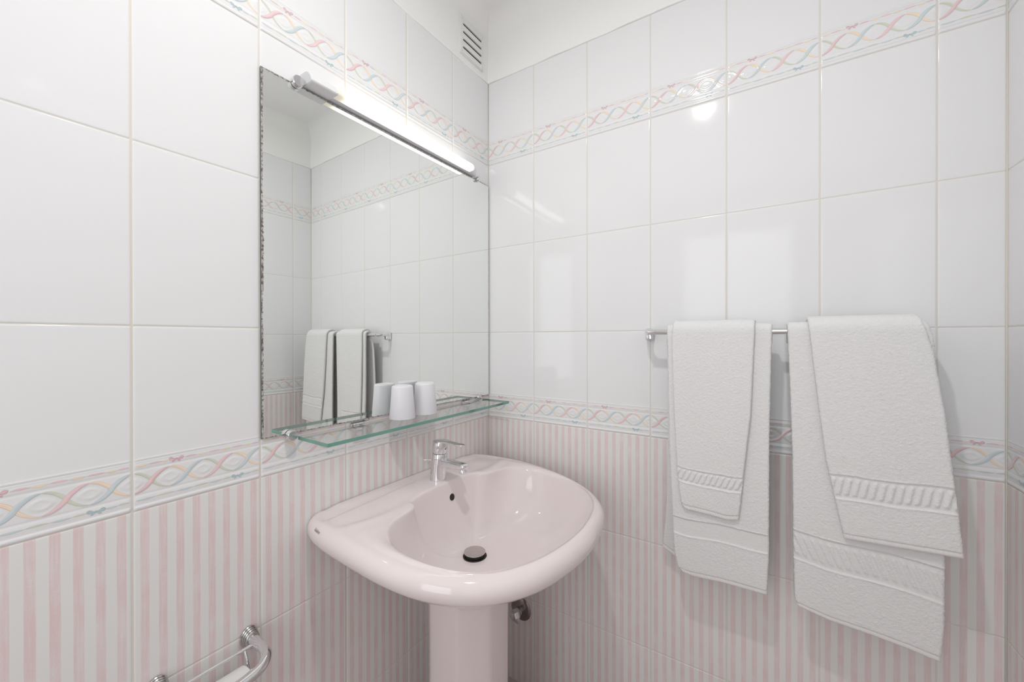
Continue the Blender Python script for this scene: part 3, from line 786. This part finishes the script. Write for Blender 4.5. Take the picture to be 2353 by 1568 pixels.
# ------------------------------------------------------------------ stop valve on the right wall
val = thing('angle_valve', 'dull chrome stop valve with round wall plate behind the pedestal', 'valve', (0, -.1440, .2720))
part('wall_plate', axis_to(lathe([(.040, 0), (.0405, .002), (.038, .0045), (.030, .0075), (.017, .0105), (.0155, .011), (0, .011)], 48), (-1, 0, 0)), mat('dark_chrome', (.30, .27, .27, 1), .25, 1.0), val)
part('valve_stem', axis_to(lathe([(.0150, .009), (.0150, .022), (.0125, .023), (.0125, .034), (.0165, .035), (.0165, .050), (.010, .052), (0, .052)], 36), (-1, 0, 0)), chrome_worn, val)
part('valve_nozzle', axis_to(lathe([(.0, -.012), (.0165, -.012), (.0178, .004), (.0165, .008), (.0045, .028), (.003, .030), (0, .031)], 36), (.05, -.34, -.93), (-.046, -.004, .006)), chrome, val)

# ------------------------------------------------------------------ towel rail
RXO, RZ = -.070, 1.2655
RY0, RY1 = -.5975, -1.1500
rail = thing('towel_rail', 'chrome towel rail on the right wall carrying both towels', 'rail', (0, (RY0+RY1)/2, RZ))
yc = (RY0+RY1)/2
def arcpts(y0, y1):
    s = 1 if y0 > y1 else -1
    P = [(-.030, y0-yc, 0), (-.042, y0-yc-s*.001, 0), (-.056, y0-yc-s*.006, 0), (-.066, y0-yc-s*.017, 0), (-.070, y0-yc-s*.034, 0)]
    return P
pts = arcpts(RY0, RY1)+[(RXO, 0, 0)]+arcpts(RY1, RY0)[::-1]
part('bar', tube(catmull(pts, 8), .0080, 28), chrome, rail)
for y in (RY0, RY1):
    m = MB()
    m.add(*xf(box(-.008, -.0004, -.0115, .0115, -.024, .0115, .0025), Matrix.Translation((0, y-yc, 0))))
    m.add(*axis_to(lathe([(0, 0), (.0125, 0), (.0125, .006), (.0118, .010), (.0118, .012), (.0104, .015), (.0104, .018), (.0092, .021), (.0092, .031), (0, .031)], 36), (-1, 0, 0), (-.004, y-yc, 0)))
    m.add(*xf(box(-.026, -.004, -.0095, .0095, -.0225, -.004, .0035), Matrix.Translation((0, y-yc, 0))))
    b = part('bracket', m.out(), chrome, rail)
    part('set_screw', axis_to(lathe([(0, .0012), (.0016, .001), (.0018, 0)], 16), (0, 0, -1), (-.015, y-yc, -.0225)), chrome_worn, b)

# ------------------------------------------------------------------ towels
def path_at(path, n):
    P = catmull([(x, 0, z) for x, z in path], 12); P = np.array([[p.x, p.z] for p in P])
    L = np.concatenate([[0], np.cumsum(np.linalg.norm(np.diff(P, axis=0), axis=1))])
    return P, L
def cloth_sheet(path, yl, yr, zbot, th, band=None, rope=None, seed=0, res=.0019, wrinkle=.0016, fuzz=.00030, hem=True, bump_out=True, y_keep=None):
    """path: (x, z) from the visible bottom end upwards; yl/yr: (z, y) tables of the two sides; zbot(a): bottom edge height;
       returns bands of faces so that hem and border can be separate parts"""
    P, L = path_at(path, 0); tot = L[-1]
    nv = int(tot/res)+1; na = int(abs(yl[0][1]-yr[0][1])/res)+1
    d = np.linspace(0, tot, nv); a = np.linspace(0, 1, na)
    # cluster samples at the rims so the folds look round
    d = np.unique(np.concatenate([np.array([0, .0006, .0015, .003]), d[2:-2], tot-np.array([.003, .0015, .0006, 0])]))
    wd = abs(yl[0][1]-yr[0][1]); ea = np.array([0, .0006, .0015, .003])/wd
    a = np.unique(np.concatenate([ea, a[2:-2], 1-ea])); na = len(a); nv = len(d)
    X = np.interp(d, L, P[:, 0]); Z = np.interp(d, L, P[:, 1])
    tx = np.gradient(X, d); tz = np.gradient(Z, d); tl = np.hypot(tx, tz); tx /= tl; tz /= tl
    nx, nz = -tz, tx                                   # outward (towards the room on the front)
    Lt = P[0, 1]
    A, Dm = np.meshgrid(a, d, indexing='ij')
    zb = np.array([zbot(q) for q in a])[:, None]-Lt    # shift of the bottom edge
    fall = np.clip(1-Dm/.35, 0, 1)
    Zm = Z[None, :]+zb*fall; Xm = np.repeat(X[None, :], na, 0)
    asc = np.argmax(P[:, 1]); zside = np.where(np.arange(nv) <= np.argmax(Z), Z, Z.max()+(Z.max()-Z)*.0)
    zl = np.array(sorted(yl)); zr_ = np.array(sorted(yr))
    YL = np.interp(zside, zl[:, 0], zl[:, 1]); YR = np.interp(zside, zr_[:, 0], zr_[:, 1])
    Ym = YL[None, :]*(1-A)+YR[None, :]*A
    # wrinkles of the whole cloth
    wr = np.zeros(A.shape); fz = np.zeros(A.shape); hi = Dm
    for i in range(na):
        for j in range(nv):
            p = Vector((Ym[i, j]*9+seed, Dm[i, j]*3.2, seed*1.7)); wr[i, j] = noise.noise(p)
            q = Vector((Ym[i, j]*130+seed, Dm[i, j]*130, seed)); fz[i, j] = noise.noise(q)
    free = np.clip((Z.max()-Z)/.25, 0, 1)[None, :]
    disp = wrinkle*wr*(.25+free)
    wid = np.abs(YL-YR)[None, :]
    es = np.minimum(A, 1-A)*wid; ev = np.minimum(Dm, tot-Dm)
    rr = th/2; pf = lambda e: np.sqrt(np.clip(1-(1-np.clip(e/rr, 0, 1))**2, 0, 1))
    prof = pf(es)*pf(ev)
    tex = rng.standard_normal(A.shape)*fuzz+fz*.00007
    groove = np.zeros(A.shape); ropes = np.zeros(A.shape)
    if hem:
        groove -= .0017*(1-sst(Dm, .0112, .0128))
        groove -= .0010*np.exp(-((Dm-.0124)/.0009)**2)
        groove += .00045*np.cos(2*PI*A*wid/.0068+.8*np.sin(A*31))*(1-sst(Dm, .009, .0115))
    inb = np.zeros(A.shape)
    if band:
        b0, b1 = band
        wob = .0012*np.sin(A*9+seed)
        inb = sst(Dm, b0+wob, b0+wob+.0016)*(1-sst(Dm, b1+wob-.0016, b1+wob))
        groove -= .0019*inb
        groove += .0011*np.exp(-((Dm-b0-wob+.0012)/.0016)**2)+.0008*np.exp(-((Dm-b1-wob-.0012)/.0016)**2)
        if rope:
            pitch, slant, amp = rope
            vv = np.clip((Dm-b0-wob)/(b1-b0), 0, 1)
            ph = (A*wid)/pitch+slant*(vv-.5)
            r_ = sst(np.cos(2*PI*ph), -.55, .55)*sst(vv, .10, .24)*(1-sst(vv, .78, .92))
            ropes = amp*r_
    rough = tex*(1-.65*inb*(1-np.clip(ropes/.001, 0, 1)))*np.where(Dm < .012, .25, 1) if hem else tex
    outer = rr*prof+disp+(groove+ropes+rough)*np.clip(prof*1.5, 0, 1)
    inner = -rr*prof+disp-(groove*.5+rough)*np.clip(prof*1.5, 0, 1)
    jit = rng.standard_normal(A.shape)*.00035
    edge = (es < .0025)
    Yj = Ym+np.where(edge, jit+fz*.0005, 0)
    Vo = np.stack([Xm+nx[None, :]*outer, Yj, Zm+nz[None, :]*outer], -1)
    Vi = np.stack([Xm+nx[None, :]*inner, Yj, Zm+nz[None, :]*inner], -1)
    V = np.concatenate([Vo.reshape(-1, 3), Vi.reshape(-1, 3)])
    I = np.arange(na*nv).reshape(na, nv); n0 = na*nv
    qo = np.stack([I[:-1, :-1], I[:-1, 1:], I[1:, 1:], I[1:, :-1]], -1).reshape(-1, 4)
    qi = (qo+n0)[:, ::-1]
    dm = np.repeat(((d[:-1]+d[1:])/2)[None, :], na-1, 0).reshape(-1)
    sides = []
    for row in (I[0, :], I[-1, :][::-1]):
        sides.append(np.stack([row[:-1], row[:-1]+n0, row[1:]+n0, row[1:]], -1))
    for colr in (I[:, 0][::-1], I[:, -1]):
        sides.append(np.stack([colr[:-1], colr[:-1]+n0, colr[1:]+n0, colr[1:]], -1))
    sd = np.concatenate([np.repeat((d[:-1]+d[1:])/2, 1), ((d[:-1]+d[1:])/2)[::-1], np.zeros(na-1), np.full(na-1, tot)])
    F = np.concatenate([qo, qi]+sides); D2 = np.concatenate([dm, dm, sd])
    return V, F, D2
def sub_mesh(V, F, keep):
    F = F[keep]; u, inv = np.unique(F, return_inverse=True)
    return V[u], inv.reshape(F.shape)
def towel_piece(parent, origin, nm, sheet, hem, band):
    V, F, D = sheet; V = V-np.array(origin)
    kh = D < hem; kb = (D >= band[0]) & (D < band[1]) if band else np.zeros(len(D), bool)
    v, f = sub_mesh(V, F, ~(kh | kb)); o = mesh_obj(nm, v, f, cloth, parent=parent)
    if hem: v, f = sub_mesh(V, F, kh); mesh_obj('hem', v, f, cloth_hem, parent=o)
    if band: v, f = sub_mesh(V, F, kb); mesh_obj('woven_band', v, f, cloth, parent=o)
    return o
def over_bar(x_front, z_bot, r, x_back, z_end):
    P = [(x_front, z_bot), (x_front, (z_bot+RZ)/2), (x_front, RZ-.06), (RXO-r, RZ-.012)]
    for k in range(0, 9):
        a = PI-k/8*PI; P.append((RXO+r*math.cos(a), RZ+r*math.sin(a)))
    P += [(x_back, RZ-.03), (x_back, z_end)]
    return P
def wide_path(z_bot):
    P = [(-.0825, z_bot), (-.0830, .80), (-.0834, 1.00), (-.0838, 1.15), (RXO-.0142, RZ-.030), (RXO-.0142, RZ-.006)]
    for k in range(1, 8):
        a = PI-k/8*PI; P.append((RXO+.0142*math.cos(a), RZ+.0142*math.sin(a)))
    P += [(RXO+.0142, RZ-.004), (RXO+.016, RZ-.030)]
    return P
# towel nearer the basin
T1O = (RXO, -.776, RZ)
t1 = thing('hand_towel', 'narrower white terry towel on the rail, nearer the washbasin', 'towel', T1O, group=None)
lerp = lambda tab: (lambda q: float(np.interp(q, [p[0] for p in tab], [p[1] for p in tab])))
sh1 = cloth_sheet(wide_path(0.6256), [(1.2984, -0.659), (1.2015, -0.6624), (0.9688, -0.6658), (0.7749, -0.6736), (0.6779, -0.6774), (0.6392, -0.6862), (0.6198, -0.7036)],
                  [(1.2984, -0.8995), (1.2208, -0.897), (1.0076, -0.8931), (0.7167, -0.8922), (0.6198, -0.8878)],
                  lerp([(0, 0.6236), (.15, 0.6198), (.5, 0.6266), (1, 0.628)]), .011, band=(.104, .148), rope=None, seed=3.1)
towel_piece(t1, T1O, 'back_drop', sh1, .012, (.104, .148))
rear = cloth_sheet([(-.034, .640), (-.035, .80), (-.038, 1.0), (-.046, 1.18), (-.0550, 1.245)], [(1.30, -.654), (1.2, -.6535), (.96, -.6535), (.80, -.6500), (.72, -.6455), (.65, -.6385), (.6, -.636)],
                   [(1.30, -.85), (.6, -.85)], lerp([(0, .652), (.15, .636), (.3, .620), (1, .606)]), .006, band=None, seed=5.7)
towel_piece(t1, T1O, 'folded_layer', rear, .012, None)
fl1 = cloth_sheet(over_bar(-.0945, .800, .0245, -.0440, 1.16), [(1.30, -.6770), (1.22, -.6745), (1.046, -.6800), (.905, -.6870), (.84, -.6930), (.815, -.6965), (.79, -.706)],
                  [(1.30, -.8640), (1.225, -.8612), (1.063, -.8552), (.91, -.8395), (.84, -.8335), (.80, -.829)],
                  lerp([(0, .803), (.08, .7975), (.5, .7960), (.8, .793), (1, .799)]), .010, band=(.071, .108), rope=(.0128, -1.45, .0027), seed=1.3, wrinkle=.0030)
towel_piece(t1, T1O, 'front_drop', fl1, .012, (.071, .108))
# larger towel
T2O = (RXO, -1.075, RZ)
t2 = thing('bath_towel', 'wider white terry towel with slanting front flap, nearer the right corner', 'towel', T2O)
sh2 = cloth_sheet(wide_path(0.6081), [(1.2984, -0.9266), (1.1239, -0.9329), (0.9688, -0.9375), (0.7846, -0.939), (0.6392, -0.9411), (0.6198, -0.9436), (0.6004, -0.9499)],
                  [(1.2984, -1.1573), (1.2742, -1.1632), (1.2499, -1.1695), (1.1859, -1.1746), (1.09, -1.1782), (0.8137, -1.1864), (0.6779, -1.1864), (0.6004, -1.1806)],
                  lerp([(0, 0.6236), (.25, 0.612), (.55, 0.6081), (.8, 0.6023), (1, 0.595)]), .012, band=(.118, .186), rope=(.0150, 1.9, .0022), seed=8.2)
towel_piece(t2, T2O, 'back_drop', sh2, .012, (.118, .186))
rear2 = cloth_sheet([(-.036, .70), (-.037, .85), (-.039, 1.0), (-.046, 1.18), (-.0550, 1.245)], [(1.30, -.945), (.7, -.955)], [(1.30, -1.160), (.7, -1.165)],
                    lerp([(0, .70), (1, .71)]), .008, band=None, seed=2.2)
towel_piece(t2, T2O, 'folded_layer', rear2, .012, None)
fl2 = cloth_sheet(over_bar(-.0965, .813, .0265, -.0435, 1.16), [(1.30, -.9650), (1.285, -.9660), (1.127, -.9815), (.98, -.9975), (.877, -1.0170), (.83, -1.0262), (.81, -1.031), (.79, -1.037)],
                  [(1.30, -1.147), (1.287, -1.150), (1.22, -1.1668), (1.10, -1.1825), (.90, -1.2015), (.82, -1.2085), (.80, -1.2085)],
                  lerp([(0, .809), (.5, .8135), (1, .8185)]), .012, band=(.086, .137), rope=(.0138, -1.35, .0028), seed=6.4, wrinkle=.0020)
towel_piece(t2, T2O, 'front_drop', fl2, .012, (.086, .137))

# ------------------------------------------------------------------ paper holder, bottom left
PX0, PX1, PZ = -.822, -.968, .632
pc = (PX0+PX1)/2
hol = thing('paper_holder', 'chrome bowed paper holder on two ribbed wall mounts, lower left', 'toilet paper holder', (pc, 0, PZ), LEFT)
for x in (PX0, PX1):
    pr = [(.0, 0)]
    for k, (r, z) in enumerate(((.0190, 0), (.0178, .0052), (.0166, .0104), (.0154, .0156))):
        pr += [(r-.001, z+.0002), (r, z+.0015), (r, z+.0042), (r-.0012, z+.0058)]
    pr += [(.0125, .0220), (0, .0220)]
    part('wall_mount', xf(axis_to(lathe(pr[1:], 44), (0, -1, 0), (0, -.0004, 0)), Matrix.Translation((x-pc, 0, 0)) @ Matrix.Diagonal((.86, 1, 1.12, 1))), chrome_worn, hol)
hw = PX0-pc
half = [(hw, -.018, .002), (hw, -.045, .003), (hw+.001, -.066, .003), (hw-.004, -.086, .000), (hw-.018, -.099, -.005), (hw-.040, -.104, -.0085)]
part('bowed_tube', tube(catmull(half+[(0, -.106, -.010)]+[(-x, y, z) for x, y, z in half[::-1]], 8), .0098, 24), chrome, hol)
part('thin_rod', tube([(hw-.002, -.033, -.001), (-hw+.002, -.033, -.001)], .0036, 14), chrome, hol)
part('spindle', tube([(hw-.020, -.064, -.052), (-hw+.020, -.064, -.052)], .006, 14), chrome, hol)
for s in (1, -1): part('hanger', tube([(s*(hw-.020), -.064, -.052), (s*(hw-.020), -.050, -.028), (s*(hw-.020), -.0335, -.001)], .0022, 10), chrome, hol)
r0, r1, RW_ = .0205, .0480, .096
v, f = lathe([(r0, -RW_/2), (r1-.0015, -RW_/2), (r1, -RW_/2+.0015), (r1, RW_/2-.0015), (r1-.0015, RW_/2), (r0, RW_/2), (r0, -RW_/2)], 64, cap=False)
roll = mesh_obj('toilet_roll', *axis_to((v, f), (1, 0, 0)), paper, sharp=40)
roll.matrix_world = LEFT @ Matrix.Translation((pc, -.064, PZ-.052-.0145)); roll['label'] = 'white paper roll hanging in the chrome holder, lower left'; roll['category'] = 'toilet roll'
